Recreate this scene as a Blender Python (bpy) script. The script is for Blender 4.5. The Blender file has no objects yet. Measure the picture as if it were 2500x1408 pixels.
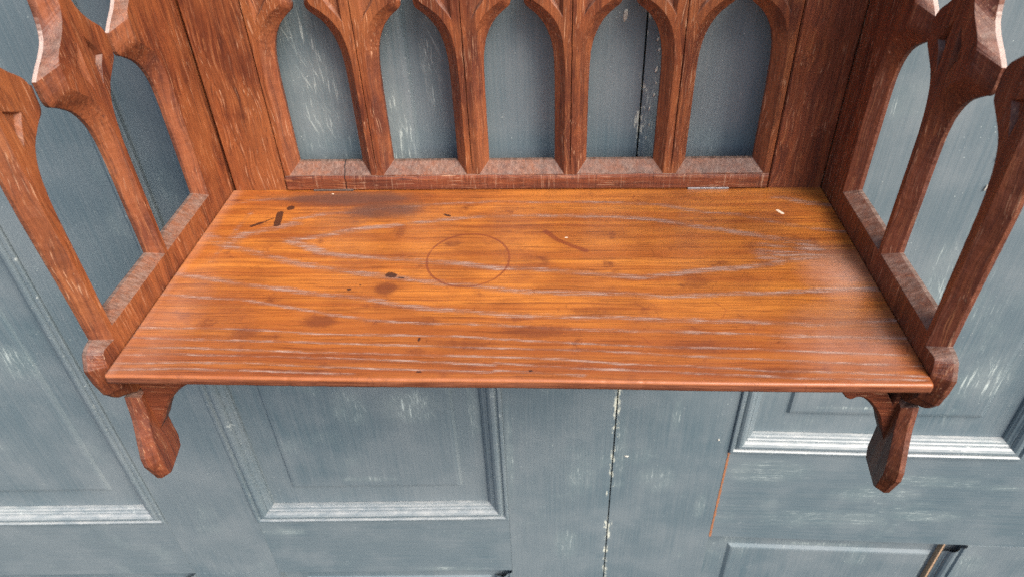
import bpy, bmesh, math, random
import numpy as np
from mathutils import Matrix, Vector
from mathutils.geometry import delaunay_2d_cdt
random.seed(7)
S = bpy.context.scene
COL = S.collection

# ------------------------------------------------------------------ camera
cam_d = bpy.data.cameras.new('camera')
cam = bpy.data.objects.new('camera', cam_d); COL.objects.link(cam); S.camera = cam
R = [[0.9980876154, 0.0506933958, -0.0353736003],
     [0.0033154678, -0.6153255028, -0.7882661564],
     [-0.0617261667, 0.7866414083, -0.6143168361]]
right, down, fwd = (Vector(r) for r in R)
M = Matrix((right, -down, -fwd)).transposed().to_4x4()
M.translation = Vector((0.0342, -0.5838, 0.3383))
cam.matrix_world = M
cam_d.sensor_width = 36; cam_d.lens = 25.2; cam_d.clip_start = 0.01; cam_d.clip_end = 50
cam_d.dof.use_dof = True; cam_d.dof.focus_distance = 0.60; cam_d.dof.aperture_fstop = 11

# ------------------------------------------------------------------ sky and sun
SUN_EL, SUN_AZ = math.radians(46), math.radians(134)      # azimuth clockwise from +Y
w = bpy.data.worlds.new('World'); S.world = w; w.use_nodes = True
wn = w.node_tree; bg = wn.nodes['Background']
sky = wn.nodes.new('ShaderNodeTexSky'); sky.sky_type = 'NISHITA'; sky.sun_disc = False
sky.sun_elevation = SUN_EL; sky.sun_rotation = SUN_AZ
sky.air_density = 1.0; sky.dust_density = 4.0; sky.ozone_density = 1.0
wn.links.new(sky.outputs[0], bg.inputs[0]); bg.inputs[1].default_value = 0.105
sd = bpy.data.lights.new('sun', 'SUN'); sd.energy = 1.5; sd.angle = math.radians(40); sd.color = (1, .96, .9)
sun = bpy.data.objects.new('sun', sd); COL.objects.link(sun)
sdir = Vector((math.sin(SUN_AZ)*math.cos(SUN_EL), math.cos(SUN_AZ)*math.cos(SUN_EL), math.sin(SUN_EL)))
sun.rotation_euler = (-sdir).to_track_quat('-Z', 'Y').to_euler()
S.view_settings.view_transform = 'Standard'; S.view_settings.look = 'None'
S.view_settings.exposure = 1.48; S.view_settings.gamma = 1
S.render.engine = 'CYCLES'
S.cycles.use_denoising = False; S.render.filter_size = 1.2

# ------------------------------------------------------------------ node helper
class NT:
    def __init__(s, name):
        s.m = bpy.data.materials.new(name); s.m.use_nodes = True
        s.t = s.m.node_tree; s.b = s.t.nodes['Principled BSDF']
        s.co = s.t.nodes.new('ShaderNodeTexCoord').outputs['Object']
    def n(s, typ, ins={}, **kw):
        nd = s.t.nodes.new(typ)
        for k, v in kw.items(): setattr(nd, k, v)
        for k, v in ins.items(): s.set(nd.inputs[k], v)
        return nd
    def set(s, inp, v):
        if isinstance(v, bpy.types.NodeSocket): s.t.links.new(v, inp)
        elif isinstance(v, bpy.types.Node): s.t.links.new(v.outputs[0], inp)
        else: inp.default_value = v
    def scale(s, x, y, z, co=None, off=(0, 0, 0)):
        return s.n('ShaderNodeMapping', {'Vector': co or s.co, 'Scale': (x, y, z), 'Location': off}).outputs[0]
    def noise(s, vec, scale=1, detail=3, rough=.55, dist=0):
        return s.n('ShaderNodeTexNoise', {'Vector': vec, 'Scale': scale, 'Detail': detail, 'Roughness': rough, 'Distortion': dist}).outputs[0]
    def ma(s, op, a, b=0.0, c=0.0, clamp=False):
        nd = s.t.nodes.new('ShaderNodeMath'); nd.operation = op; nd.use_clamp = clamp
        for i, v in enumerate((a, b, c)): s.set(nd.inputs[i], v)
        return nd.outputs[0]
    def rng(s, v, a, b, c=0.0, d=1.0, smooth=True):
        nd = s.n('ShaderNodeMapRange', {'Value': v, 'From Min': a, 'From Max': b, 'To Min': c, 'To Max': d})
        if smooth: nd.interpolation_type = 'SMOOTHSTEP'
        return nd.outputs[0]
    def mix(s, f, a, b, mode='MIX'):
        nd = s.t.nodes.new('ShaderNodeMix'); nd.data_type = 'RGBA'; nd.blend_type = mode
        s.set(nd.inputs[0], f)
        for i, v in ((6, a), (7, b)):
            if isinstance(v, tuple) and len(v) == 3: v = v + (1,)
            s.set(nd.inputs[i], v)
        return nd.outputs[2]
    def attr(s, name):
        return s.n('ShaderNodeAttribute', attribute_name=name).outputs['Fac']
    def bump(s, h, dist, strength=1.0, normal=None):
        ins = {'Height': h, 'Distance': dist, 'Strength': strength}
        if normal is not None: ins['Normal'] = normal
        return s.n('ShaderNodeBump', ins).outputs[0]
    def xyz(s, v=None):
        return s.n('ShaderNodeSeparateXYZ', {0: v or s.co}).outputs

def axis_scale(nt, axis, across, along, off=(0, 0, 0)):
    v = [across]*3; v['xyz'.index(axis)] = along
    return nt.scale(*v, off=off)

# ------------------------------------------------------------------ materials
def carved_oak(name, axis, hue=0.5, seed=0.0, ticks=0.0, crack=False, sawax='x'):
    t = NT(name); off = (seed, seed*1.7, seed*.6)
    oi = t.n('ShaderNodeObjectInfo').outputs['Random']
    warp = t.noise(axis_scale(t, axis, 9, 3, off), detail=2)
    wv = t.n('ShaderNodeVectorMath', {0: t.co, 1: t.n('ShaderNodeVectorMath', {0: t.n('ShaderNodeTexNoise', {'Vector': axis_scale(t, axis, 12, 4, off), 'Detail': 1.0}).outputs[1], 'Scale': .010}, operation='SCALE').outputs[0]}, operation='ADD').outputs[0]
    def ax(across, along):
        v = [across]*3; v['xyz'.index(axis)] = along
        return t.scale(*v, co=wv, off=off)
    broad = t.noise(ax(130, 4), detail=5, rough=.6)
    fine = t.noise(ax(480, 7), detail=5, rough=.8)
    pores = t.noise(ax(950, 26), detail=2, rough=.5)
    blotch = t.noise(t.scale(18, 18, 14, off=off), detail=4, rough=.6)
    c = t.mix(t.rng(broad, .36, .64), (.078, .020, .011), (.225, .060, .021))
    c = t.mix(t.rng(blotch, .35, .72), c, (.26, .078, .023) if hue > .5 else (.165, .040, .017))
    c = t.mix(t.ma('MULTIPLY', t.rng(blotch, .50, .34), .4), c, (.085, .022, .012))
    c = t.mix(t.rng(fine, .52, .34, 0, .62), c, (.045, .013, .009))
    sparse = t.noise(ax(330, 6), detail=3, rough=.6)
    c = t.mix(t.rng(sparse, .36, .28, 0, .7), c, (.03, .010, .008))
    c = t.mix(t.rng(fine, .55, .68, 0, .55), c, (.42, .165, .065))
    pale = t.ma('MULTIPLY', t.rng(pores, .60, .72), t.rng(t.noise(t.scale(30, 30, 30, off=off), detail=2), .42, .62, .12, .6))
    c = t.mix(pale, c, (.60, .34, .20))
    edge = t.attr('edge')
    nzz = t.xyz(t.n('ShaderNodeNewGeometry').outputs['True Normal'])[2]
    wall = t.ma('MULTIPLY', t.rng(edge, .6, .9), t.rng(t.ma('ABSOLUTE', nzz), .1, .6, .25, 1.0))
    # carved faces: rougher, redder, tool-marked
    ch = t.noise(t.scale(260, 260, 260), detail=4, rough=.7)
    ec = t.mix(t.rng(ch, .35, .68), (.075, .025, .015), (.19, .062, .032))
    ec = t.mix(.55, ec, c)
    saw = t.noise(axis_scale(t, sawax, 330, 30, off), detail=2, rough=.6)
    ec = t.mix(t.ma('MULTIPLY', wall, t.rng(saw, .50, .36, 0, .4)), ec, (.05, .018, .012))
    c = t.mix(t.ma('MULTIPLY', edge, .62), c, ec)
    nz = t.xyz(t.n('ShaderNodeNewGeometry').outputs['True Normal'])[2]
    dn = t.noise(t.scale(110, 110, 110), detail=4, rough=.6)
    dust = t.ma('MULTIPLY', t.ma('MULTIPLY', edge, t.rng(nz, .25, .8)), t.rng(dn, .25, .7, .35, .9))
    dust = t.ma('MINIMUM', t.ma('MULTIPLY', dust, 1.6), .78)
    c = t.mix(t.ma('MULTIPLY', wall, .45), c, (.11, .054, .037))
    c = t.mix(dust, c, t.mix(t.rng(saw, .34, .66), (.105, .066, .048), (.20, .142, .113)))
    zz_ = t.xyz()[2]
    bare = t.ma('MULTIPLY', t.ma('MULTIPLY', t.rng(edge, .6, .9), t.rng(nz, .12, .35)), t.ma('MULTIPLY', t.rng(zz_, .160, .176), t.rng(dn, .25, .5, .55, 1.0)))
    c = t.mix(t.ma('MULTIPLY', bare, .85), c, (.46, .345, .295))
    # chalky wear on sharp arrises comes from a fine noise only
    wear = t.ma('MULTIPLY', t.rng(t.noise(t.scale(90, 90, 90), detail=6, rough=.75), .66, .74), .35)
    c = t.mix(wear, c, (.42, .20, .12))
    if ticks:
        x, y, z = t.xyz()
        tk = t.noise(t.scale(420, 3, 26), detail=3, rough=.75)
        tb = t.noise(t.scale(60, 3, 10), detail=3)
        c = t.mix(t.ma('MULTIPLY', t.rng(tk, .54, .66), t.rng(tb, .42, .58, .1, .6)), c, (.42, .25, .16))
        c = t.mix(t.ma('MULTIPLY', t.rng(tk, .44, .33), .7), c, (.05, .014, .009))
    if crack:
        x, y, z = t.xyz()
        wob = t.ma('MULTIPLY', t.ma('SUBTRACT', t.noise(t.scale(0, 0, 160), detail=3), .5), .004)
        d = t.ma('ABSOLUTE', t.ma('SUBTRACT', t.ma('ADD', x, wob), -.1635))
        c = t.mix(t.ma('MULTIPLY', t.rng(d, .0007, .0003), t.rng(z, .030, .026)), c, (.006, .003, .002))
    # grime in the angles of the joinery
    t.set(t.b.inputs['Base Color'], c)
    t.set(t.b.inputs['Roughness'], t.ma('ADD', t.rng(blotch, .3, .7, .36, .52), t.ma('MULTIPLY', edge, .22), clamp=True))
    t.b.inputs['Specular IOR Level'].default_value = .45
    bev = t.n('ShaderNodeBevel', {'Radius': .0008}, samples=8).outputs[0]
    h = t.ma('ADD', t.ma('MULTIPLY', fine, .7), t.ma('MULTIPLY', pores, .5))
    nrm = t.bump(h, .0006, .8, bev)
    nrm = t.bump(t.ma('ADD', t.ma('MULTIPLY', saw, t.ma('MULTIPLY', wall, 1.3)), t.ma('MULTIPLY', ch, t.ma('MULTIPLY', edge, .6))), .0010, .8, nrm)
    nrm = t.bump(t.ma('MULTIPLY', t.noise(t.scale(75, 75, 75), detail=2), t.ma('MULTIPLY', edge, 1.0)), .0022, .6, nrm)
    t.set(t.b.inputs['Normal'], nrm)
    return t.m

def shelf_oak():
    t = NT('varnished_oak_shelf_top')
    x, y, z = t.xyz()
    wv = t.n('ShaderNodeVectorMath', {0: t.co, 1: t.n('ShaderNodeVectorMath', {0: t.n('ShaderNodeTexNoise', {'Vector': t.scale(4, 8, 9), 'Detail': 1.0}).outputs[1], 'Scale': .005}, operation='SCALE').outputs[0]}, operation='ADD').outputs[0]
    g1 = t.noise(t.scale(3.5, 120, 60, co=wv), detail=3, rough=.6)
    g2 = t.noise(t.scale(5, 480, 200, co=wv), detail=5, rough=.8)
    g3 = t.noise(t.scale(22, 900, 200, co=wv), detail=2)
    bl = t.noise(t.scale(16, 22, 1), detail=5, rough=.6)
    bl2 = t.noise(t.scale(34, 40, 1, off=(3, 1, 0)), detail=4, rough=.65)
    c = t.mix(t.rng(g1, .32, .68), (.33, .095, .019), (.48, .165, .029))
    c = t.mix(t.rng(bl, .36, .60), t.mix(.45, c, (.17, .042, .013)), c)
    c = t.mix(t.rng(bl2, .58, .74, 0, .75), c, (.125, .031, .012))
    front = t.rng(y, -.150, -.245)                     # redder old varnish towards the lip
    c = t.mix(t.ma('MULTIPLY', front, t.rng(bl, .3, .7, .25, .65)), c, (.165, .038, .017))
    c = t.mix(t.rng(g2, .52, .36, 0, .55), c, (.12, .028, .012))
    c = t.mix(t.rng(g2, .58, .70, 0, .22), c, (.48, .19, .05))
    c = t.mix(t.rng(g3, .44, .32, 0, .5), c, (.07, .018, .008))
    pal = t.attr('pale')
    pn = t.noise(t.scale(48, 760, 1), detail=5, rough=.8)
    pm = t.noise(t.scale(20, 50, 1), detail=4, rough=.65)
    wv2 = t.ma('MULTIPLY', pal, t.rng(pm, .30, .66, .3, 1.0))
    pmask = t.rng(t.ma('ADD', wv2, t.ma('MULTIPLY', t.ma('SUBTRACT', pn, .5), 2.4)), .22, .90, 0, .80)
    pmask = t.ma('MULTIPLY', t.ma('MULTIPLY', pmask, t.rng(pal, .03, .35)), t.rng(t.noise(t.scale(34, 420, 1), detail=3, rough=.6), .36, .56, .15, 1.0))
    c = t.mix(t.ma('MULTIPLY', t.rng(pal, .1, .9), .40), c, (.17, .065, .034))
    c = t.mix(pmask, c, t.mix(t.rng(pn, .40, .66), (.22, .125, .092), (.42, .30, .245)))
    en = t.noise(t.scale(220, 300, 1), detail=4, rough=.7)
    ej = t.ma('MULTIPLY', t.ma('SUBTRACT', en, .5), .9)
    soft = t.rng(t.ma('ADD', t.attr('stain'), t.ma('MULTIPLY', ej, .7)), .1, .62, 0, .72)
    c = t.mix(soft, c, (.13, .034, .014))
    gj = t.ma('MULTIPLY', t.ma('SUBTRACT', t.noise(t.scale(28, 70, 1), detail=5, rough=.7), .5), 1.5)
    c = t.mix(t.rng(t.ma('ADD', t.attr('grime'), gj), .25, 1.0, 0, .72), c, (.10, .048, .034))
    dark = t.rng(t.ma('ADD', t.attr('blot'), t.ma('MULTIPLY', ej, 1.1)), .40, .66, 0, .9)
    c = t.mix(dark, c, (.028, .012, .010))
    ringm = t.rng(t.ma('ADD', t.ma('MULTIPLY', t.attr('ring'), t.rng(bl2, .3, .6, .8, 1.3)), t.ma('MULTIPLY', ej, .7)), .15, .75, 0, .72)
    c = t.mix(ringm, c, (.16, .035, .015))
    painted_sheen = t.attr('painted_sheen')                            # whitish sky sheen at the ends, painted into the colour
    c = t.mix(t.ma('MULTIPLY', painted_sheen, t.rng(bl2, .3, .7, .35, .8)), c, (.50, .30, .23))
    c = t.mix(t.ma('MULTIPLY', t.attr('rim_highlight'), t.rng(t.noise(t.scale(40, 40, 1), detail=3), .3, .6, .3, .8)), c, (.34, .105, .03))  # worn orange rim, with the bright edge highlight painted into its colour
    c = t.mix(t.ma('MULTIPLY', t.attr('lip'), .8), c, t.mix(t.rng(t.noise(t.scale(30, 30, 600), detail=4, rough=.7), .35, .65), (.085, .024, .014), (.24, .085, .045)))
    scr = t.n('ShaderNodeTexVoronoi', {'Vector': t.scale(120, 150, 1, off=(1, 5, 0)), 'Scale': 1.0, 'Randomness': 1.0}, feature='DISTANCE_TO_EDGE').outputs[0]
    sm = t.rng(t.noise(t.scale(50, 50, 1), detail=3), .56, .66)
    c = t.mix(t.ma('MULTIPLY', t.rng(scr, .03, .0), t.ma('MULTIPLY', sm, .5)), c, (.08, .02, .01))
    chip = t.rng(t.attr('chip'), .45, .55)
    c = t.mix(chip, c, (.75, .60, .45))
    t.set(t.b.inputs['Base Color'], c)
    r = t.ma('ADD', t.rng(bl2, .3, .7, .20, .36), t.ma('MULTIPLY', pmask, .25))
    t.set(t.b.inputs['Roughness'], t.ma('ADD', t.ma('ADD', r, t.ma('MULTIPLY', painted_sheen, .12)), t.ma('MULTIPLY', t.ma('ADD', t.attr('lip'), t.attr('rim_highlight')), .22)))
    t.b.inputs['Specular IOR Level'].default_value = .5
    t.b.inputs['Coat Weight'].default_value = .25; t.b.inputs['Coat Roughness'].default_value = .14
    h = t.ma('SUBTRACT', t.ma('ADD', t.ma('MULTIPLY', g2, .5), t.ma('MULTIPLY', g3, .3)), t.ma('MULTIPLY', pmask, .5))
    nr = t.bump(h, .0005, .55)
    nr = t.bump(t.noise(t.scale(30, 45, 1), detail=3), .002, .25, nr)
    t.set(t.b.inputs['Normal'], nr)
    return t.m

def door_paint(name, axis, seed=0.0, gapwear=False, rough=.42, wear=1.0, spots=()):
    t = NT(name); off = (seed*3.1, seed, seed*2.3)
    big = t.noise(t.scale(3, 3, 3, off=off), detail=3)
    mid = t.noise(t.scale(12, 12, 12, off=off), detail=4, rough=.6)
    c = t.mix(t.rng(big, .35, .65), PAINT_A, PAINT_B)
    c = t.mix(t.rng(mid, .4, .7, 0, .35), c, PAINT_C)
    def sc(a, b):
        v = [a]*3; v['xyz'.index(axis)] = b
        return t.scale(*v, off=off)
    # brush marks
    br = t.noise(sc(420, 8), detail=3, rough=.6)
    c = t.mix(t.rng(br, .3, .7, 0, .30), c, PAINT_C)
    # pale chalky scuffs: short strokes along the grain, in patches
    s1 = t.noise(sc(420, 26), detail=4, rough=.75)
    patch = t.noise(t.scale(9, 9, 9, off=off), detail=4, rough=.65)
    sx, sy, sz = t.xyz()
    wob = t.ma('MULTIPLY', t.ma('SUBTRACT', t.noise(t.scale(25, 25, 25, off=off), detail=4, rough=.7), .5), 1.6)
    pt = 0.0
    for (u, z, ru, rz) in spots:
        d = t.ma('ADD', t.ma('POWER', t.ma('DIVIDE', t.ma('SUBTRACT', sx, u/1000), ru/1000), 2), t.ma('POWER', t.ma('DIVIDE', t.ma('SUBTRACT', sz, z/1000), rz/1000), 2))
        pt = t.ma('MAXIMUM', pt, t.rng(d, 1.6, .0))
    pt = t.ma('MULTIPLY', pt, t.rng(wob, -.25, .3, .25, 1.0))
    pall = t.ma('MAXIMUM', t.rng(patch, .55, .68, .04, .6), pt)
    m = t.ma('MULTIPLY', t.rng(t.ma('ADD', s1, t.ma('MULTIPLY', pt, .05)), .58, .69), pall)
    rotv = t.n('ShaderNodeMapping', {'Vector': t.co, 'Rotation': (0, .38, 0)}).outputs[0]
    v = [430]*3; v['xyz'.index(axis)] = 22
    s2 = t.noise(t.scale(*v, co=rotv), detail=4, rough=.75)
    m2 = t.ma('MULTIPLY', t.rng(s2, .58, .69), t.ma('MULTIPLY', pt, .8))
    m = t.ma('MAXIMUM', m, m2)
    veil = t.ma('MAXIMUM', t.ma('MULTIPLY', t.rng(patch, .55, .72), .12), t.ma('MULTIPLY', pt, .16))
    c = t.mix(veil, c, (.34, .42, .39))
    c = t.mix(t.ma('MULTIPLY', m, .8*wear), c, (.62, .69, .65))
    # tiny specks
    vo = t.n('ShaderNodeTexVoronoi', {'Vector': t.scale(230, 230, 230, off=off), 'Scale': 1.0}).outputs[0]
    sp = t.ma('MULTIPLY', t.rng(vo, .16, .08), t.rng(t.noise(t.scale(60, 60, 60, off=off), detail=2), .56, .66))
    c = t.mix(t.ma('MULTIPLY', sp, .6), c, (.60, .66, .62))
    edge = t.attr('edge')
    nz = t.xyz(t.n('ShaderNodeNewGeometry').outputs['True Normal'])[2]
    cn = t.noise(t.scale(70, 70, 70, off=off), detail=6, rough=.8)
    chip = t.ma('MULTIPLY', edge, t.rng(cn, .60, .68, 0, .6))
    c = t.mix(chip, c, (.58, .62, .58))
    dust = t.ma('MULTIPLY', t.ma('MULTIPLY', edge, t.rng(nz, .15, .7)), t.rng(t.noise(t.scale(40, 90, 160), detail=5, rough=.7), .3, .7, .15, .6))
    c = t.mix(dust, c, (.46, .46, .44))
    if gapwear:
        x = t.xyz()[0]
        ax_ = t.ma('ABSOLUTE', x)
        pn = t.noise(sc(330, 60), detail=6, rough=.8)
        pb = t.noise(t.scale(40, 40, 22, off=off), detail=5, rough=.7)
        lim = t.ma('MULTIPLY', t.rng(pb, .34, .62, .25, 1.0), t.rng(ax_, .015, .0010))
        gm = t.rng(t.ma('ADD', t.ma('MULTIPLY', t.ma('SUBTRACT', pn, .5), 2.2), lim), .80, 1.0)
        c = t.mix(t.ma('MULTIPLY', gm, .9), c, (.66, .67, .56))
    t.set(t.b.inputs['Base Color'], c)
    t.set(t.b.inputs['Roughness'], t.rng(mid, .3, .7, rough-.08, rough+.10))
    t.b.inputs['Specular IOR Level'].default_value = .5
    h = t.ma('ADD', t.ma('MULTIPLY', br, .6), t.ma('MULTIPLY', t.noise(t.scale(220, 220, 220), detail=2), .5))
    nr = t.bump(h, .0004, .45)
    t.set(t.b.inputs['Normal'], nr)
    return t.m

def plain(name, col, rough, metal=0.0, bump=.0003):
    t = NT(name)
    n = t.noise(t.scale(300, 300, 300), detail=4, rough=.7)
    t.set(t.b.inputs['Base Color'], t.mix(t.rng(n, .3, .7), tuple(v*.6 for v in col), col))
    t.b.inputs['Roughness'].default_value = rough; t.b.inputs['Metallic'].default_value = metal
    t.set(t.b.inputs['Normal'], t.bump(n, bump, .6))
    return t.m

PAINT_A, PAINT_B, PAINT_C = (.100, .145, .168), (.140, .178, .197), (.225, .252, .262)
OAK_Z = carved_oak('carved_oak_upright_grain', 'z', .4, 0)
OAK_Z2 = carved_oak('carved_oak_stile', 'z', .8, 3.3)
OAK_FRET = carved_oak('carved_oak_tracery', 'z', .7, 5.1, crack=True, sawax='y')
OAK_RAIL = carved_oak('oak_rail_with_ray_fleck', 'x', .4, 1.2, ticks=1, crack=True)
OAK_DARK = carved_oak('carved_oak_bracket', 'x', .2, 8.0)
SHELF = shelf_oak()
SPL = [(-298, 94, 18, 75), (-318, 150, 10, 30), (-226, 35, 14, 50), (-189, 110, 10, 50), (-342, -344, 25, 35), (-263, -342, 40, 30), (-339, -488, 40, 6), (-739, -254, 22, 30), (-395, 20, 12, 60), (-472, -20, 10, 30), (-184, -340, 6, 70), (-740, -560, 40, 10)]
SPR = [(435, -281, 30, 40), (330, -150, 20, 60), (410, -300, 25, 25), (315, -641, 70, 5), (528, -665, 30, 30), (193, -640, 20, 20), (347, -71, 10, 25), (300, -341, 60, 3)]
SPH = [(502, -479, 40, 6), (421, -470, 70, 14), (210, -458, 60, 25), (359, -500, 60, 20), (300, -560, 90, 22), (430, -545, 60, 14), (-243, -705, 60, 5), (-489, -600, 40, 10)]
SPS = [(9, 40, 7, 70), (12, -30, 6, 60), (5, -494, 14, 10), (76, -350, 6, 30), (128, -540, 8, 30), (60, -480, 25, 30), (10, -420, 8, 60), (-40, -480, 20, 40), (-60, -640, 20, 40), (-138, -420, 5, 90)]
P_V = door_paint('blue_grey_paint_vertical_strokes', 'z', 0.0, spots=SPL+SPR)
P_H = door_paint('blue_grey_paint_horizontal_strokes', 'x', 1.0, spots=SPH)
P_STILE = door_paint('blue_grey_paint_worn_at_the_joint', 'z', 2.0, gapwear=True, spots=SPS)
P_MOULD = door_paint('blue_grey_paint_chipped_moulding', 'x', 3.0, rough=.36, wear=1.2)
RAW = plain('bare_orange_brown_wood', (.42, .17, .075), .8)
STEEL = plain('dull_hinge_steel', (.42, .40, .40), .42, .7)
RUST = plain('darkened_hinge_steel', (.16, .12, .10), .6, .6)
GAP = plain('dark_joint_shadow_wood', (.10, .13, .13), .9)

# ------------------------------------------------------------------ object helpers
def tag(o, label=None, cat=None, group=None, kind=None):
    for k, v in (('label', label), ('category', cat), ('group', group), ('kind', kind)):
        if v: o[k] = v
    return o
def empty(name, loc=(0, 0, 0), rz=0.0):
    o = bpy.data.objects.new(name, None); COL.objects.link(o); o.empty_display_size = .05
    o.location = loc; o.rotation_euler = (0, 0, rz); return o
def build(name, verts, faces, mat, parent=None, edge=None, smooth=False, recalc=True):
    me = bpy.data.meshes.new(name); me.from_pydata([tuple(v) for v in verts], [], faces)
    if recalc:
        bm = bmesh.new(); bm.from_mesh(me)
        bmesh.ops.recalc_face_normals(bm, faces=bm.faces); bm.to_mesh(me); bm.free()
    a = me.attributes.new('edge', 'FLOAT', 'FACE')
    a.data.foreach_set('value', edge if edge is not None else [0.0]*len(me.polygons))
    if smooth: me.polygons.foreach_set('use_smooth', [True]*len(me.polygons))
    me.materials.append(mat)
    o = bpy.data.objects.new(name, me); COL.objects.link(o)
    if parent: o.parent = parent
    return o

def inside(p, poly):
    x, y = p; c = False; n = len(poly)
    for i in range(n):
        (x1, y1), (x2, y2) = poly[i], poly[i-1]
        if (y1 > y) != (y2 > y) and x < (x2-x1)*(y-y1)/(y2-y1)+x1: c = not c
    return c
def fill(outer, holes):
    pts, edges = [], []
    for L in [outer]+holes:
        b = len(pts); pts += [Vector(p) for p in L]
        edges += [(b+i, b+(i+1) % len(L)) for i in range(len(L))]
    v, e, f, *_ = delaunay_2d_cdt(pts, edges, [], 0, 1e-7)
    out = []
    for t in f:
        c = sum((v[i] for i in t), Vector((0, 0)))/len(t)
        if inside(c, outer) and not any(inside(c, h) for h in holes): out.append(t)
    return v, out

def carved_board(name, outF, outO, holes, pockets, T, ch, mp, mat, parent):
    """front face at depth 0 (loops F), chamfer down to depth ch (loops O / I), straight walls to depth T."""
    V, F, E = [], [], []
    def face(vs, fs, d, e=0.0):
        b = len(V); V.extend(mp(p[0], p[1], d) for p in vs)
        for f in fs: F.append([b+i for i in f]); E.append(e)
    def strip(A, d0, B, d1, e):
        n = len(A); b = len(V)
        V.extend(mp(p[0], p[1], d0) for p in A); V.extend(mp(p[0], p[1], d1) for p in B)
        for i in range(n): F.append([b+i, b+(i+1) % n, b+n+(i+1) % n, b+n+i]); E.append(e)
    v, f = fill(outF, [h[0] for h in holes]+[p[0] for p in pockets]); face(v, f, 0)
    v, f = fill(outO, [h[1] for h in holes]); face(v, f, T)
    for A, B in [(outF, outO)]+holes:
        strip(A, 0, B, ch, .5); strip(B, ch, B, T, 1.0)
    for P, dep in pockets:
        c = Vector((sum(p[0] for p in P)/len(P), sum(p[1] for p in P)/len(P)))
        Q = [(p[0]+(c.x-p[0])*.35, p[1]+(c.y-p[1])*.22) for p in P]
        strip(P, 0, Q, dep, .5); v, f = fill(Q, []); face(v, f, dep, .5)
    me_v = V
    o = build(name, me_v, F, mat, parent, edge=E, recalc=False)
    me = o.data; bm = bmesh.new(); bm.from_mesh(me)
    bmesh.ops.remove_doubles(bm, verts=bm.verts, dist=1e-5)
    bmesh.ops.recalc_face_normals(bm, faces=bm.faces); bm.to_mesh(me); bm.free()
    return o

def smoothloop(pts, sharp, k=4, jit=.00011, seed=1, ref=None):
    """Catmull-Rom through the points, corners kept where sharp."""
    n = len(pts); out = []; rnd = random.Random(seed)
    P = [Vector(p) for p in pts]
    for i in range(n):
        a, b = P[i], P[(i+1) % n]
        m0 = (b-P[i-1])*.5 if i not in sharp else (b-a)
        m1 = (P[(i+2) % n]-a)*.5 if (i+1) % n not in sharp else (b-a)
        L = (b-a).length
        Lr = L if ref is None else (Vector(ref[i])-Vector(ref[(i+1) % n])).length
        kk = k if Lr < .025 else k+int(Lr/.006)
        if i in sharp and (i+1) % n in sharp: m0 = m1 = b-a
        for j in range(kk):
            t = j/kk; t2, t3 = t*t, t*t*t
            q = a*(2*t3-3*t2+1)+m0*(t3-2*t2+t)+b*(-2*t3+3*t2)+m1*(t3-t2)
            out.append((q.x+rnd.uniform(-jit, jit), q.y+rnd.uniform(-jit, jit)))
    return out
def mm(L): return [(a/1000, b/1000) for a, b in L]
def box(name, lo, hi, mat, parent, be=.0008, edge=0.0):
    me = bpy.data.meshes.new(name); bm = bmesh.new(); bmesh.ops.create_cube(bm, size=1)
    for v in bm.verts: v.co = Vector([(lo[i]+hi[i])/2+v.co[i]*(hi[i]-lo[i]) for i in range(3)])
    if be: bmesh.ops.bevel(bm, geom=bm.edges[:], offset=be, segments=2, affect='EDGES')
    bm.to_mesh(me); bm.free()
    a = me.attributes.new('edge', 'FLOAT', 'FACE'); a.data.foreach_set('value', [edge]*len(me.polygons))
    me.materials.append(mat)
    o = bpy.data.objects.new(name, me); COL.objects.link(o)
    if parent: o.parent = parent
    return o

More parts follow.
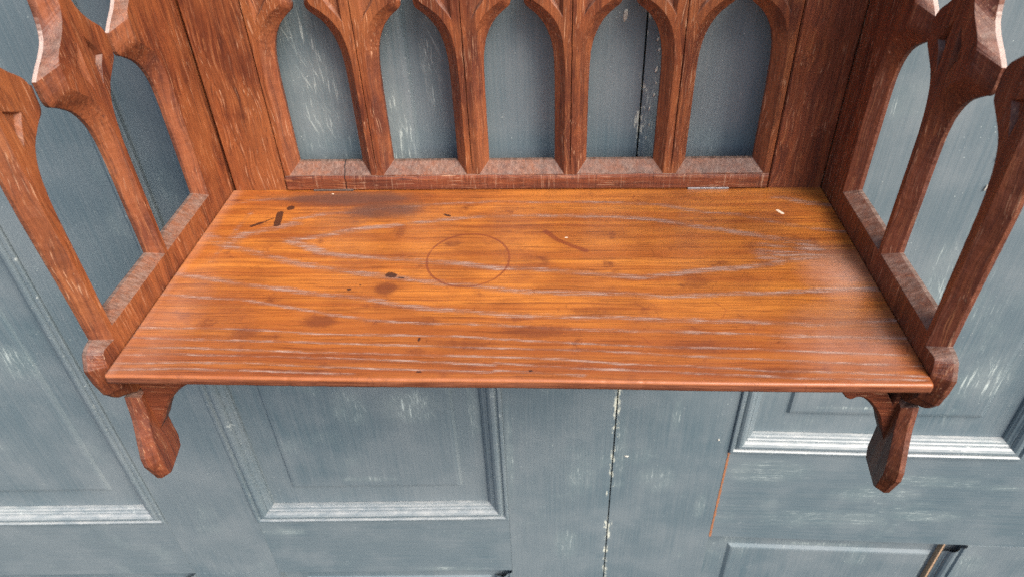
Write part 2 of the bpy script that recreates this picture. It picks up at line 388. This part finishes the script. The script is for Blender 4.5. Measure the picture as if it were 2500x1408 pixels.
# ================================================================== the painted doors behind
GX, GY = 0.1109, 0.042
def door(name, rz, sgn, spec, label):
    root = empty(name, (GX, GY, 0), rz)
    tag(root, label, 'door', 'painted door leaves behind the shelf')
    Z0, Z1, D = spec['z0'], spec['z1'], .036
    us = spec['stiles']                        # list of (u0,u1) vertical members, as distances from the gap
    X = lambda u: sgn*u/1000
    def bx(nm, u0, u1, z0, z1, mat, d0=0.0, d1=D, be=.0012):
        a, b = sorted((X(u0), X(u1)))
        return box(nm, (a, d0, z0/1000), (b, d1, z1/1000), mat, root, be)
    for i, (u0, u1, z0, z1) in enumerate(us):
        bx('stile' if i in spec['outer'] else 'muntin', u0, u1, z0, z1, P_STILE if u0 < 2 else P_V, be=.0004)
    for (u0, u1, z0, z1) in spec['rails']:
        bx('rail', u0, u1, z0, z1, P_H, be=.0004)
    # moulding profile: distance in from the frame, height towards the viewer
    prof = [(0, -.2), (0, 2.2), (1.2, 3.4), (4.2, 3.6), (5.4, 2.0), (6.0, .8), (7.5, .6), (8.5, 2.2), (11, 3.6), (14, 3.4), (17, 1.6), (18.6, -.6), (19.2, -2.6), (20.8, -2.6), (22.5, -4.2), (25, -5.2), (26, -7.5), (27.5, -8.2), (28, -11.8)]
    for (u0, u1, z0, z1, full) in spec['panels']:
        a, b = sorted((X(u0), X(u1))); lo, hi = z0/1000, z1/1000
        # raised and fielded panel at depth 12 mm
        V, F = [], []
        ins = [(.012, .012), (.064, .0125), (.067, .0092), (.071, .0086)] if full else [(.0004, .012), (.034, .0125), (.039, .009), (.042, .0085)]
        for s, d in ins:
            V += [(a+s, d, lo+s), (b-s, d, lo+s), (b-s, d, hi-s), (a+s, d, hi-s)]
        for k in range(len(ins)-1):
            for j in range(4):
                F.append([4*k+j, 4*k+(j+1) % 4, 4*k+4+(j+1) % 4, 4*k+4+j])
        k = 4*(len(ins)-1); F.append([k, k+1, k+2, k+3])
        n0 = len(V); i0 = ins[0][0]; V += [(a+i0, .026, lo+i0), (b-i0, .026, lo+i0), (b-i0, .026, hi-i0), (a+i0, .026, hi-i0)]
        for j in range(4): F.append([j, (j+1) % 4, n0+(j+1) % 4, n0+j])
        F.append([n0, n0+1, n0+2, n0+3])
        p = build('panel', V, F, P_V, root)
        V, F = [], []
        N = 40
        for s, h in prof:
            s /= 1000; d = -h/1000
            c = [(a+s, lo+s), (b-s, lo+s), (b-s, hi-s), (a+s, hi-s)]
            for j in range(4):
                (x0, y0), (x1, y1) = c[j], c[(j+1) % 4]
                V += [(x0, d, y0), ((x0+x1)/2, d-.0002, (y0+y1)/2)]
        m = len(prof)
        for k in range(m-1):
            for j in (range(8) if full else (2, 3)): F.append([8*k+j, 8*k+(j+1) % 8, 8*k+8+(j+1) % 8, 8*k+8+j])
        used = sorted({i for f_ in F for i in f_}); rm = {o_: n_ for n_, o_ in enumerate(used)}
        V = [V[i] for i in used]; F = [[rm[i] for i in f_] for f_ in F]
        o = build('moulding', V, F, P_MOULD, p, edge=[1.0]*len(F), recalc=False)
        # face the viewer (-y)
        me = o.data
        if sum(q.normal.y for q in me.polygons) > 0: me.flip_normals()
    return root

left = dict(z0=-1050, z1=900, outer=(0, 2),
    stiles=[(.8, 145, -1050, 900), (518, 655, -712, 900), (1028, 1170, -1050, 900), (518, 655, -1050, -712.5)],
    rails=[(145.02, 517.98, -712, -573), (655.02, 1027.98, -712, -573), (145.02, 517.98, 740, 900), (655.02, 1027.98, 740, 900)],
    panels=[(145, 518, -573, 740, 1), (655, 1028, -573, 740, 1), (145, 518, -1050, -712, 0), (655, 1028, -1050, -712, 0)])
LEFT = door('door_leaf', -math.radians(-2.3), -1, left,
    'worn blue-grey panelled door behind the left and middle arches, without the bare brown crack')
rightd = dict(z0=-1050, z1=900, outer=(0, 2),
    stiles=[(.8, 150, -1050, 900), (517, 654, -1050, -613), (1020, 1160, -1050, 900), (517, 654, -418, 900)],
    rails=[(150.9, 1019.7, -612, -419), (150.3, 516.7, 740, 900), (654.3, 1019.7, 740, 900)],
    panels=[(150, 517, -419, 740, 1), (654, 1020, -419, 740, 1), (150, 517, -1050, -612, 0), (654, 1020, -1050, -612, 0)])
RIGHT = door('door_leaf', math.radians(-.7), 1, rightd,
    'worn blue-grey panelled door behind the right arch, with a bare brown crack')
box('cracked_joint', (.1499, .0012, -.612), (.1512, .010, -.419), RAW, RIGHT, 0)
box('bare_wood_edge', (.4870, .0035, -1.04), (.4895, .0125, -.6125), plain('flaking_cream_edge', (.55, .36, .22), .8), RIGHT, 0)
V = []; F = []                                           # chipped raw edge beside the crack
rnd = random.Random(5); N = 70
for i in range(N+1):
    z = -.612+.193*i/N; wv = .0006+.0011*rnd.random()
    V += [(.1505-wv*.7, -.0004, z), (.1512+wv, -.0004, z)]
for i in range(N): F.append([2*i, 2*i+1, 2*i+3, 2*i+2])
o = build('bare_wood_chip', V, F, RAW, RIGHT, recalc=False)
def fleck(u, z, w_, h_, parent, depth, rot=.15):
    V, F, n = [], [], 12; rr_ = random.Random(int(abs(u*7+z)))
    k = [rr_.uniform(.75, 1.15) for _ in range(n)]
    for s, d in ((1, 0), (.8, -.0006), (.3, -.0009)):
        for j in range(n):
            a = 2*math.pi*j/n; px, pz = math.cos(a)*w_*k[j]*s/2000, math.sin(a)*h_*k[j]*s/2000
            V.append((u/1000+px*math.cos(rot)+pz*math.sin(rot), depth+d, z/1000+pz*math.cos(rot)-px*math.sin(rot)))
    for r_ in range(2):
        for j in range(n): F.append([n*r_+j, n*r_+(j+1) % n, n*r_+n+(j+1) % n, n*r_+n+j])
    F.append([2*n+j for j in range(n)])
    return build('paint_fleck', V, F, CREAM, parent)
CREAM = plain('cream_paint_fleck', (.72, .68, .58), .6)
fleck(-19, 144, 4.2, 11, LEFT, -.0003, .05)
for u, z, w_, h_, dd in ((314, 78, 2, 6, .0078), (338, 4, 2, 6, .0078), (338, -28, 2, 7, .0078), (10, 123, 2, 3.5, 0), (12, 114, 2.4, 3, 0), (11, 96, 2.2, 6, 0), (12, 84, 1.6, 3, 0), (11, 73, 2, 4, 0), (8, 60, 1.6, 5, 0), (9, 44, 1.8, 3, 0), (7, 30, 1.4, 4, 0), (18, -434, 6, 2.6, 0), (134, -396, 3, 3.4, 0)):
    fleck(u, z, w_, h_, RIGHT, dd-.0003)
box('meeting_strip', (-.0035, .012, -1.05), (.0035, .034, .9), GAP, LEFT, 0)

# ================================================================== the carved wall shelf
SH = empty('wall_shelf', (0, 0, 0))
tag(SH, 'carved dark oak gothic wall shelf with pierced arched back, pierced sides and pointed pendants', 'shelf')
W = .275
LINES = {
 'l1': [(-275.6, -30.4), (-257.3, -19.3), (-223.8, -16.3), (-190.5, -12.4), (-157.1, -8.7)] ,
 'l2': [(-196.5, -50.8), (-174.2, -41.9), (-149.8, -40.5), (-118.3, -33.0), (-93.9, -30.1), (-69.8, -25.6), (-36.9, -24.2), (-25.1, -21.8), (17.9, -24.2), (51.9, -23.4), (94.0, -25.4), (127.1, -28.9), (142.8, -35.3), (166.2, -42.4), (190.0, -45.0), (212.0, -54.1), (233.4, -63.1), (254.9, -69.5), (275.2, -73.3)] ,
 'l3a': [(-199.3, -58.2), (-216.1, -66.9), (-237.5, -75.4), (-244.7, -86.5), (-243.2, -94.7), (-229.2, -98.7), (-211.0, -106.6), (-193.6, -113.0), (-176.6, -119.3), (-152.8, -124.2), (-129.2, -130.2), (-98.8, -136.1), (-69.1, -141.8), (-40.2, -146.3), (-11.9, -149.6), (-15.6, -151.0), (13.5, -154.3), (42.2, -155.8), (84.7, -156.2), (112.5, -159.5), (140.5, -158.2), (168.7, -155.7), (196.3, -155.6), (210.7, -153.2), (238.9, -150.8), (272.1, -149.4)] ,
 'l3b': [(-88.0, -57.2), (-50.6, -50.1), (-23.2, -47.5), (43.2, -46.6), (92.3, -49.0), (124.1, -55.2), (147.1, -62.8), (169.7, -69.2), (199.2, -77.3), (220.1, -85.7), (238.0, -92.5)] ,
 'l4': [(-104.9, -61.5), (-128.2, -64.9), (-150.6, -71.4), (-172.3, -79.7), (-191.7, -83.8), (-188.9, -87.9), (-174.4, -94.7), (-161.5, -102.6), (-141.9, -107.8), (-111.1, -110.8), (-73.0, -115.3), (-43.2, -118.3), (-17.6, -124.1), (12.6, -125.3), (42.4, -129.0), (71.8, -132.6), (100.6, -136.1), (122.8, -132.4), (145.2, -127.4), (174.9, -123.6), (189.9, -121.1), (205.2, -117.3), (229.0, -109.6), (244.3, -107.0)] ,
 'l5': [(-277.0, -133.1), (-244.6, -139.1), (-212.1, -147.2), (-181.6, -151.6), (-151.0, -158.3), (-122.0, -161.4), (-107.3, -164.6), (-85.3, -171.0), (-64.2, -175.1), (-36.8, -178.0), (-9.8, -180.9), (0.6, -182.6), (28.2, -183.2), (82.7, -184.4), (109.5, -186.6), (149.4, -187.3), (188.6, -189.0), (220.7, -190.7), (270.2, -185.6)] ,
 'l6': [(-277.4, -159.0), (-242.2, -163.3), (-205.7, -165.3), (-190.1, -169.6), (-160.1, -175.8), (-130.7, -183.0), (-102.2, -188.9), (-68.4, -191.6), (-35.2, -192.3), (-12.5, -193.0), (28.4, -196.7), (68.5, -198.4), (108.1, -198.9), (160.0, -200.8), (210.8, -203.4), (273.7, -204.0)] ,
 'l7': [(-275.9, -198.7), (-248.0, -199.4), (-220.9, -199.1), (-179.7, -200.7), (-152.1, -203.4), (-112.0, -204.9), (-79.2, -205.1), (-33.7, -206.0), (-11.4, -207.8), (15.3, -209.9), (54.7, -212.4), (93.5, -214.8), (119.0, -215.4), (169.7, -216.3), (267.1, -221.9)] ,
 'l8': [(-274.7, -209.6), (-242.9, -211.2), (-189.1, -212.2), (-149.3, -213.0), (-109.8, -214.5), (-45.3, -216.5), (-10.7, -218.0), (54.5, -219.1), (117.9, -223.9), (179.8, -226.8), (239.9, -230.4), (273.1, -231.7)] ,
 'l9': [(-274.4, -221.2), (-225.6, -220.6), (-185.7, -222.0), (-101.1, -224.6), (-6.6, -226.9), (-10.0, -226.5), (41.5, -228.6), (79.3, -232.7), (129.0, -233.8), (177.3, -237.5), (225.2, -238.6), (271.7, -241.3)] ,
 'l10': [(-274.8, -228.3), (-235.9, -227.2), (-190.2, -227.6), (-144.7, -228.8), (-80.9, -230.6), (-6.2, -233.1), (-9.4, -234.8), (54.0, -237.5), (97.5, -238.7), (199.7, -244.1), (270.4, -244.7)] ,
 'l11': [(-273.2, -236.9), (-219.5, -235.2), (-168.2, -235.4), (-129.6, -237.5), (-79.3, -239.4), (-5.7, -240.1), (-8.9, -241.7), (51.3, -243.8)] ,
 'l12': [(-273.9, -243.1), (-229.6, -241.6), (-165.8, -242.4), (-103.0, -244.4)] ,
 't1': [(200.8, -91.1), (218.2, -93.8), (242.2, -98.6)] ,
 't2': [(197.2, -100.5), (223.3, -103.1), (242.7, -107.5)] ,
 't3': [(202.3, -110.9), (220.7, -113.4), (242.8, -107.0)] ,
 't4': [(206.2, -80.1), (236.4, -87.1)] ,
 't5': [(200.5, -105.7), (237.0, -107.0)] ,
 't6': [(235.2, -16.8), (246.7, -23.4), (273.6, -31.5)] ,
 't7': [(169.8, -68.7), (206.2, -80.1), (220.7, -89.8)] ,
 't8': [(-269.8, -75.3), (-250.6, -92.0), (-244.1, -83.8)] ,
 't9': [(-243.3, -39.9), (-247.0, -66.8), (-250.8, -115.6)] ,

}
def seg_dist(X, Y, P, ax=1.0):
    d = np.full(X.shape, 9.0)
    for (x0, y0), (x1, y1) in zip(P[:-1], P[1:]):
        dx, dy = (x1-x0)*ax, y1-y0; L = dx*dx+dy*dy+1e-12
        t = np.clip((((X-x0)*ax)*dx+(Y-y0)*dy)/L, 0, 1)
        d = np.minimum(d, np.hypot((X-x0)*ax-t*dx, Y-y0-t*dy))
    return d
def make_shelf_board():
    ys = list(np.linspace(0, -.2455, 480)); prof = [(y, 0.0) for y in ys]
    prof += [(-.2470, -.0000), (-.2480, -.0001), (-.2486, -.0004), (-.2490, -.0009), (-.24925, -.0014), (-.2494, -.0022), (-.2494, -.0062), (-.2490, -.0074), (-.2480, -.0080), (-.2440, -.0082), (0, -.0082)]
    nx = 560; xs = np.linspace(-W+.0006, W-.0006, nx); m = len(prof)
    PY = np.array([p[0] for p in prof]); PZ = np.array([p[1] for p in prof])
    X, Y = np.meshgrid(xs, PY); Z = np.repeat(PZ[:, None], nx, 1)
    # very slight wave of an old board's lip
    lip = (PY < -.2)[:, None]*0.00035*np.sin(xs*23+1)[None, :]
    rn = np.random.default_rng(4); dent = np.zeros(nx)
    for _ in range(26):
        dent += rn.uniform(.00005, .0003)*np.exp(-((xs-rn.uniform(-W, W))/rn.uniform(.0012, .006))**2)
    Z = Z-dent[None, :]*((PY < -.2455) & (PZ > -.003))[:, None]
    lip = lip+dent[None, :]*.8
    Yw = Y+lip*(np.clip((-Y-.2)/.05, 0, 1))
    co = np.stack([X, Yw, Z], -1).reshape(-1, 3)
    idx = np.arange(m*nx).reshape(m, nx)
    quads = np.stack([idx[:-1, :-1], idx[1:, :-1], idx[1:, 1:], idx[:-1, 1:]], -1).reshape(-1, 4)
    caps = [list(idx[:, 0])[::-1], list(idx[:, -1]), list(idx[-1, :])+list(idx[0, ::-1])]
    faces = quads.tolist()
    me = bpy.data.meshes.new('shelf_board')
    me.from_pydata(co.tolist(), [], faces+[[int(i) for i in c] for c in caps[:2]]+[[int(idx[-1, 0]), int(idx[0, 0]), int(idx[0, -1]), int(idx[-1, -1])]])
    sm = [True]*len(quads)+[False]*3
    me.polygons.foreach_set('use_smooth', sm)
    x, y = X.ravel()*1000, Y.ravel()*1000
    pale = np.zeros(x.size)
    for k, P in LINES.items():
        wdt = 3.3; st = 1.0
        if k == 'l1': wdt, st = 3.2, .6
        if k in ('l2',): wdt, st = 2.6, .75
        if k in ('l3b', 'l5'): wdt, st = 3.0, .9
        if k in ('l6',): wdt, st = 2.0, .85
        if k in ('l7', 'l8', 'l9', 'l10', 'l11', 'l12'): wdt, st = 1.4, .95
        if k.startswith('t'): wdt, st = 3.4, .9
        if k in ('t8', 't9'): wdt, st = 3.6, .5
        P = sorted(P) if k in ('l5', 'l6', 'l7', 'l8', 'l9', 'l10', 'l11', 'l12') else P
        d = seg_dist(x, y, P, .35 if not k.startswith('t9') else 1)
        pale = np.maximum(pale, st*np.exp(-(d/wdt)**2))
    def cap(P, r, soft=1.0): return np.clip(.5+(r-seg_dist(x, y, P))/soft*.5, 0, 1)
    def ell(cx, cy, rx, ry, rot=0):
        c, s = math.cos(rot), math.sin(rot); u = (x-cx)*c+(y-cy)*s; v = -(x-cx)*s+(y-cy)*c
        return np.clip(1.5-np.hypot(u/rx, v/ry), 0, 1)
    blot = np.zeros(x.size)
    for q in (cap([(-213, -60), (-216, -41)], 3.2), cap([(-235.4, -62.3), (-228, -57)], 1.8), cap([(-228, -57), (-219, -49)], .8),
              ell(-208.8, -32.3, 3.6, 4.0), ell(-97, -134, 5.5, 3.6, -.3), cap([(-90, -137), (-86, -138)], .9), ell(-62.9, -209.5, 1.0, 2.4),
              ell(-62.7, -45.5, 4.0, 1.6, -.5), ell(-126.7, -152.4, 2.0, 1.6), ell(-119, -147, 1.0, .8), ell(17.1, -240, 1.5, 1.2),
              cap([(-274.4, -195), (-274.4, -215)], .9), ell(-57.9, -241.9, 2.2, .8)):
        blot = np.maximum(blot, q)
    stain = np.zeros(x.size)
    for q in (ell(-98, -151, 8, 7.5)*.8, ell(-160, -20, 62, 11, -.02)*.75, ell(-128, -38, 40, 17)*.5, ell(-265.7, -18.8, 6, 2.2)*.8,
              ell(-53, -90, 9, 5)*.45, ell(-139.7, -191, 13, 7)*.65, ell(-191, -203, 12, 8)*.5, ell(81, -78, 3.6, 8)*.4, ell(141, -142, 14, 10)*.4,
              ell(-200, -55, 14, 20, .3)*.25, ell(-60, -190, 10, 7)*.4, ell(20, -200, 30, 8)*.5, ell(-30, -215, 24, 7)*.45, ell(130, -215, 26, 6)*.45,
              ell(60, -178, 20, 7)*.35, ell(-210, -175, 16, 6)*.3, ell(-100, -72, 5, 12)*.4, ell(-35, -45, 14, 5)*.4, ell(180, -238, 18, 5)*.5, ell(-62.9, -222, 8, 4)*.4):
        stain = np.maximum(stain, q)
    rr = np.hypot((x+37.6)/33.6, (y+112)/36.5)
    ring = .8*np.exp(-((rr-1)*34/1.0)**2)
    for P, r, s in (([(24.9, -71.6), (34.6, -84.1), (46.5, -93.1), (58.1, -100.2)], 2.2, 1.3), ([(0, -82), (-9, -104), (-2, -125)], .7, .4),
                    ([(105, -13), (103, -18), (108, -22)], 1.2, .6), ([(-95, -98), (-85, -125), (-99, -146)], .7, .35), ([(150, -165), (158, -175), (152, -186)], 1.0, .4),
                    ([(-205, -89), (-210, -97), (-206, -104)], 1.2, .4), ([(75, -201), (95, -206), (100, -214)], 1, .4), ([(150, -62), (160, -68)], .8, .5)):
        ring = np.maximum(ring, s*np.exp(-(seg_dist(x, y, P)/r)**2))
    painted_sheen = np.maximum(ell(253, -128, 26, 30)*.5, np.maximum(ell(238, -205, 42, 30, .3)*.28, ell(-262, -190, 24, 60)*.25))
    painted_sheen = np.maximum(painted_sheen, .35*np.exp(-((x+272)/6)**2))
    chip = np.maximum(cap([(226.5, -39), (229.5, -44)], 1.5, .5)*.9, np.maximum(cap([(42, -81), (43, -81)], .8, .3), cap([(-176, -7.5), (-175.5, -7.5)], .8, .3)))
    zz = Z.ravel(); yy = Y.ravel()
    rim_highlight = ((yy < -.2478) & (zz > -.0017)).astype(float); faceb = ((yy < -.2485) & (zz < -.0019)).astype(float)
    grime = np.maximum(np.maximum(ell(-158, -15, 70, 13, .0), ell(-122, -36, 34, 18, .2)*.9), np.maximum(ell(-140, -55, 10, 10)*.5, ell(-208, -14, 40, 9)*.7))
    for nm, v in (('grime', grime), ('rim_highlight', rim_highlight), ('lip', faceb), ('pale', pale), ('blot', blot), ('stain', stain), ('ring', ring), ('painted_sheen', painted_sheen), ('chip', chip)):
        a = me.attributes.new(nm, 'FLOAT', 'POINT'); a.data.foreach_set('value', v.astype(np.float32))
    me.materials.append(SHELF); me.update()
    o = bpy.data.objects.new('shelf_board', me); COL.objects.link(o); o.parent = SH
    bm = bmesh.new(); bm.from_mesh(me); bmesh.ops.recalc_face_normals(bm, faces=bm.faces); bm.to_mesh(me); bm.free()
    o['label'] = 'worn orange-brown varnished oak board with pale grain lines, a faint cup ring and dark blots'
    return o
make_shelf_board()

# ---------------------------------------------------------------- back: pierced tracery between two stiles
T = .014
AF = [(39, 15.5), (39, 60), (39, 100), (38.6, 118), (37.2, 131), (34, 142), (28.5, 151.5), (21, 159), (13.5, 164.5), (11.5, 169), (14, 175), (19, 181), (23, 189), (25, 198), (24, 209), (19, 220), (10, 229)]
AI = [(30.3, 25), (30.3, 60), (30.2, 100), (29.6, 117), (28.0, 128), (24.6, 138), (19, 147), (12.6, 153.5), (6.6, 158.5), (5.0, 163), (7.0, 171), (11, 177), (14.5, 186), (16, 197), (15, 206), (11, 215), (5, 222)]
def arch(C, top, cx, seed, k=7, ref=None):
    L = [(cx+a, b) for a, b in C]; Rr = [(cx-a, b) for a, b in C]
    pts = L+[(cx, top)]+Rr[::-1]
    n = len(C); sharp = {0, 9, n, 2*n-9, 2*n}
    return smoothloop(mm(pts), sharp, k, seed=seed, ref=ref or mm(pts))
raise_ = lambda C: [(a, q+max(0, min(1, (q-95)/50))*5) for a, q in C]
AF, AI = raise_(AF), raise_(AI)
REFB = mm(AF+[(0, 240)]+[(-p, q) for p, q in AF][::-1])
CX = [-177+89.5*i for i in range(5)]
holes = [(arch(AF, 240, c, 10+i, ref=REFB), arch(AI, 232, c, 30+i, ref=REFB)) for i, c in enumerate(CX)]
pockets = []
for i in range(-1, 5):
    xm = CX[0]-44.75+89.5*(i+1)-0 if False else CX[0]+44.75+89.5*i
    for s in (-1, 1):
        P = [(8.0, 151), (11.5, 156.5), (17, 163), (21.5, 170), (25, 178), (22, 186), (15, 194), (8.0, 202)]
        if (i == -1 and s < 0) or (i == 4 and s > 0): continue
        if i == -1 or i == 4: P = [(a+1, b) for a, b in P]
        pockets.append((mm([(xm+s*a, b+5) for a, b in P]), .0035))
    if 0 <= i <= 3:
        gx = xm+random.uniform(-1, 1)
        zs = np.linspace(17.5, 196, 40)
        Lg = [(gx-.45+random.uniform(-.2, .2), z) for z in zs]+[(gx+.45+random.uniform(-.2, .2), z) for z in zs[::-1]]
        pockets.append((mm(Lg), .0016))
def rect(x0, z0, x1, z1, n=60):
    pts = []
    for (a, b), (c, d) in (((x0, z0), (x1, z0)), ((x1, z0), (x1, z1)), ((x1, z1), (x0, z1)), ((x0, z1), (x0, z0))):
        k = max(2, int(math.hypot(c-a, d-b)/12))
        pts += [(a+(c-a)*j/k, b+(d-b)*j/k) for j in range(k)]
    return mm(pts)
XL, XR = -221.5, 226.0
mpb = lambda a, b, d: (a, d, b)
outF, outO = rect(XL+.6, -34, XR-.6, 300), rect(XL, -34.6, XR, 300.6)
bp = carved_board('back_panel', outF, outO, holes, pockets, T, .0098, mpb, OAK_FRET, SH)
bp['label'] = 'pierced gothic tracery board with five pointed openings'
for x0, x1, m in ((-272.6, XL-.5, OAK_Z2), (XR+.5, 274.0, OAK_Z)):
    o = box('end_stile', (x0/1000, .0004, -.034), (x1/1000, T, .300), m, bp, .0008)
# proud strip below the sills, its top edge slightly wavy
V, F = [], []; n = 90; rnd = random.Random(3)
for i in range(n+1):
    x = (XL+1+(XR-XL-2)*i/n)/1000
    zt = .0150+.0007*math.sin(i*.21)+rnd.uniform(-.0002, .0002); zl = zt-.0030
    V += [(x, -.0016, .0012), (x, -.0016, zl), (x, -.0007, zt), (x, .0010, zt+.0003), (x, .0010, .0012)]
for i in range(n):
    for j in range(5): F.append([5*i+j, 5*i+(j+1) % 5, 5*i+5+(j+1) % 5, 5*i+5+j])
F += [[0, 1, 2, 3, 4], [5*n+j for j in (4, 3, 2, 1, 0)]]
E = [1.0 if (k % 5) == 2 and k < 5*n else 0.0 for k in range(len(F))]
o = build('bottom_rail', V, F, OAK_RAIL, bp, edge=E)
tag(o, 'narrow strip with pale upright ray flecks under the arches')

# ---------------------------------------------------------------- sides
SF = [(43, 21), (43, 70), (43, 112), (41.5, 131), (38.5, 144), (33, 154), (24, 162), (17.5, 167.5), (16, 174), (16, 183.5), (20, 190), (29, 197.5), (36, 206), (40, 217), (40.5, 230), (37, 246), (28, 262), (14, 277)]
SI = [(36.5, 26.5), (36.5, 70), (36.3, 112), (34.0, 130), (29.5, 141), (23, 149.5), (13, 156.5), (5.5, 160.5), (3.0, 164.5), (2.4, 178), (10, 184), (18.5, 190), (25, 197), (28.5, 209), (29.5, 226), (27, 242), (20, 256), (9, 268)]
def sarch(C, top, cx, seed):
    pts = [(cx+a, b) for a, b in C]+[(cx, top)]+[(cx-a, b) for a, b in C][::-1]
    n = len(C)
    return smoothloop(mm(pts), {0, 8, 9, n, 2*n-9, 2*n-8, 2*n}, 7, seed=seed, ref=REFS)
REFS = mm(SF+[(0, 283)]+[(-p, q) for p, q in SF][::-1])
# silhouette in (distance out from the wall, height)
OUT = [(-14, 310), (-14, -40), (205, -40), (216, -41), (229, -40), (236, -35), (243, -25), (247, -10), (248.5, 3), (243, 13.5), (238, 16), (231.5, 17), (232.5, 56), (234.5, 98), (235.5, 130), (235.5, 200), (235.5, 250), (228, 285), (205, 310)]
def inset(P, c):
    n = len(P); out = []
    for i in range(n):
        a, b, d = Vector(P[i-1]), Vector(P[i]), Vector(P[(i+1) % n])
        n1 = Vector((-(b-a).y, (b-a).x)).normalized(); n2 = Vector((-(d-b).y, (d-b).x)).normalized()
        q = (n1+n2); q = q/(max(q.length, .3)**2)*2
        out.append((b.x+q.x*c[i], b.y+q.y*c[i]))
    return out
CH = [.3, .3, .3, .8, 3, 5, 6, 6.5, 6.5, 4.5, 3, 6.5, 6.5, 6.5, 6.5, 6.5, 6.5, 4, 1]
OUTF = inset(OUT, CH)
PEN = [(209, -41), (208.5, -60), (208.5, -84), (208, -108), (210.5, -118.5), (233, -126), (239, -125), (245.5, -103), (245, -94), (239, -77), (234, -62), (230, -41)]
PCH = [.6, .6, .6, .6, 1.2, 2.5, 3.5, 7, 7.5, 5.5, 5, 4]
PENF = [(a, min(b, -41)) for a, b in inset(PEN, [ -abs(c) if False else c for c in PCH])]
TS = .0128
def area(P): return sum(P[i-1][0]*P[i][1]-P[i][0]*P[i-1][1] for i in range(len(P)))/2
def side(sgn):
    mp = lambda a, b, d: (sgn*(W+d), -a, b)
    hs = [(sarch(SF, 283, c, 50+i), sarch(SI, 274, c, 60+i)) for i, c in enumerate((87, 177.5))]
    pk = []
    for cm in (132.2,):
        for s in (-1, 1):
            pk.append((mm([(cm+s*4.5, 190), (cm+s*11, 182), (cm+s*16.5, 174), (cm+s*11, 168), (cm+s*5.5, 157)]), .0035))
    pk.append((mm([(222.5+2.0, 190), (222.5+.0, 180), (209.5, 174), (214, 167), (219.5, 157)]), .0030))
    shp = {0, 1, 2, 3, 4, 6, 7, 8, 9, 11, 18}
    f = smoothloop(mm(OUTF), shp, 4, seed=70); oo = smoothloop(mm(OUT), shp, 4, seed=70, ref=mm(OUTF))
    sp = carved_board('side_panel', f, oo, hs, pk, TS, .0098, mp, OAK_Z if sgn > 0 else OAK_Z2, SH)
    ps = set(range(12))
    f = smoothloop(mm(PENF), ps, 3, seed=71); oo = smoothloop(mm(PEN), ps, 3, seed=71, ref=mm(PENF))
    pd = carved_board('pendant', f, oo, [], [], .0100, .0062, mp, OAK_Z, sp)
    # corner bracket under the board, running inwards from the pendant
    BR = [(0, -10), (0, -40), (0, -84), (6, -74), (10, -66), (15, -57), (22, -48), (29, -41), (37, -36), (45, -33), (52, -24), (52, -10)]
    if sgn > 0: BR = [(0, -10), (0, -45), (0, -84), (5, -72), (11, -58), (17, -49), (24, -42), (29, -41), (33, -43.5), (38, -40), (43, -32), (43, -10)]
    mpq = lambda a, b, d: (sgn*(W-a), -.2225+d, b)
    bs = {0, 1, 2, 10, 11}
    bf = smoothloop(mm(inset(BR, [0, 0, 0, 1.5, 2, 2, 2, 2, 2, 1, 0, 0])), bs, 3, jit=.0001, seed=72)
    bo = smoothloop(mm(BR), bs, 3, jit=.0001, seed=72, ref=mm(inset(BR, [0, 0, 0, 1.5, 2, 2, 2, 2, 2, 1, 0, 0])))
    hole = [(mm([(2.5, -13), (3, -48), (9, -38), (14, -29), (20, -13)]), mm([(3, -14), (3.5, -46), (9, -37), (13.5, -28.5), (19, -14)]))]
    carved_board('corner_bracket', bf, bo, hole if sgn > 0 else [], [], .012, .002, mpq, OAK_DARK, sp)
    return sp
a = side(-1); a['label'] = 'left pierced side with brighter orange inner face'
b = side(1); b['label'] = 'right pierced side, darker red-brown'

# ---------------------------------------------------------------- hinges in the joint of board and back
def hinge(x0, x1, mat, y, z):
    V, F = [], []; k = 10
    cuts = [x0, x0+(x1-x0)*.30, x0+(x1-x0)*.32, x0+(x1-x0)*.66, x0+(x1-x0)*.68, x1]
    for q in range(0, 6, 2):
        b = len(V)
        for x in (cuts[q], cuts[q+1]):
            V += [(x, y+.0008*math.cos(2*math.pi*j/k), z+.0008*math.sin(2*math.pi*j/k)) for j in range(k)]
        for j in range(k): F.append([b+j, b+(j+1) % k, b+k+(j+1) % k, b+k+j])
        F.append([b+j for j in range(k)]); F.append([b+k+j for j in range(k)])
    o = build('hinge', V, F, mat, SH)
    box('hinge_leaf', (x0, y-.0004, z-.0015), (x1, y+.0002, z+.0009), mat, o, 0)
    return o
hinge(-.195, -.157, RUST, -.0022, .0012)['label'] = 'darkened hinge knuckle near the left arches'
hinge(.154, .191, STEEL, -.0022, .0012)['label'] = 'bright steel hinge knuckle near the right arches'
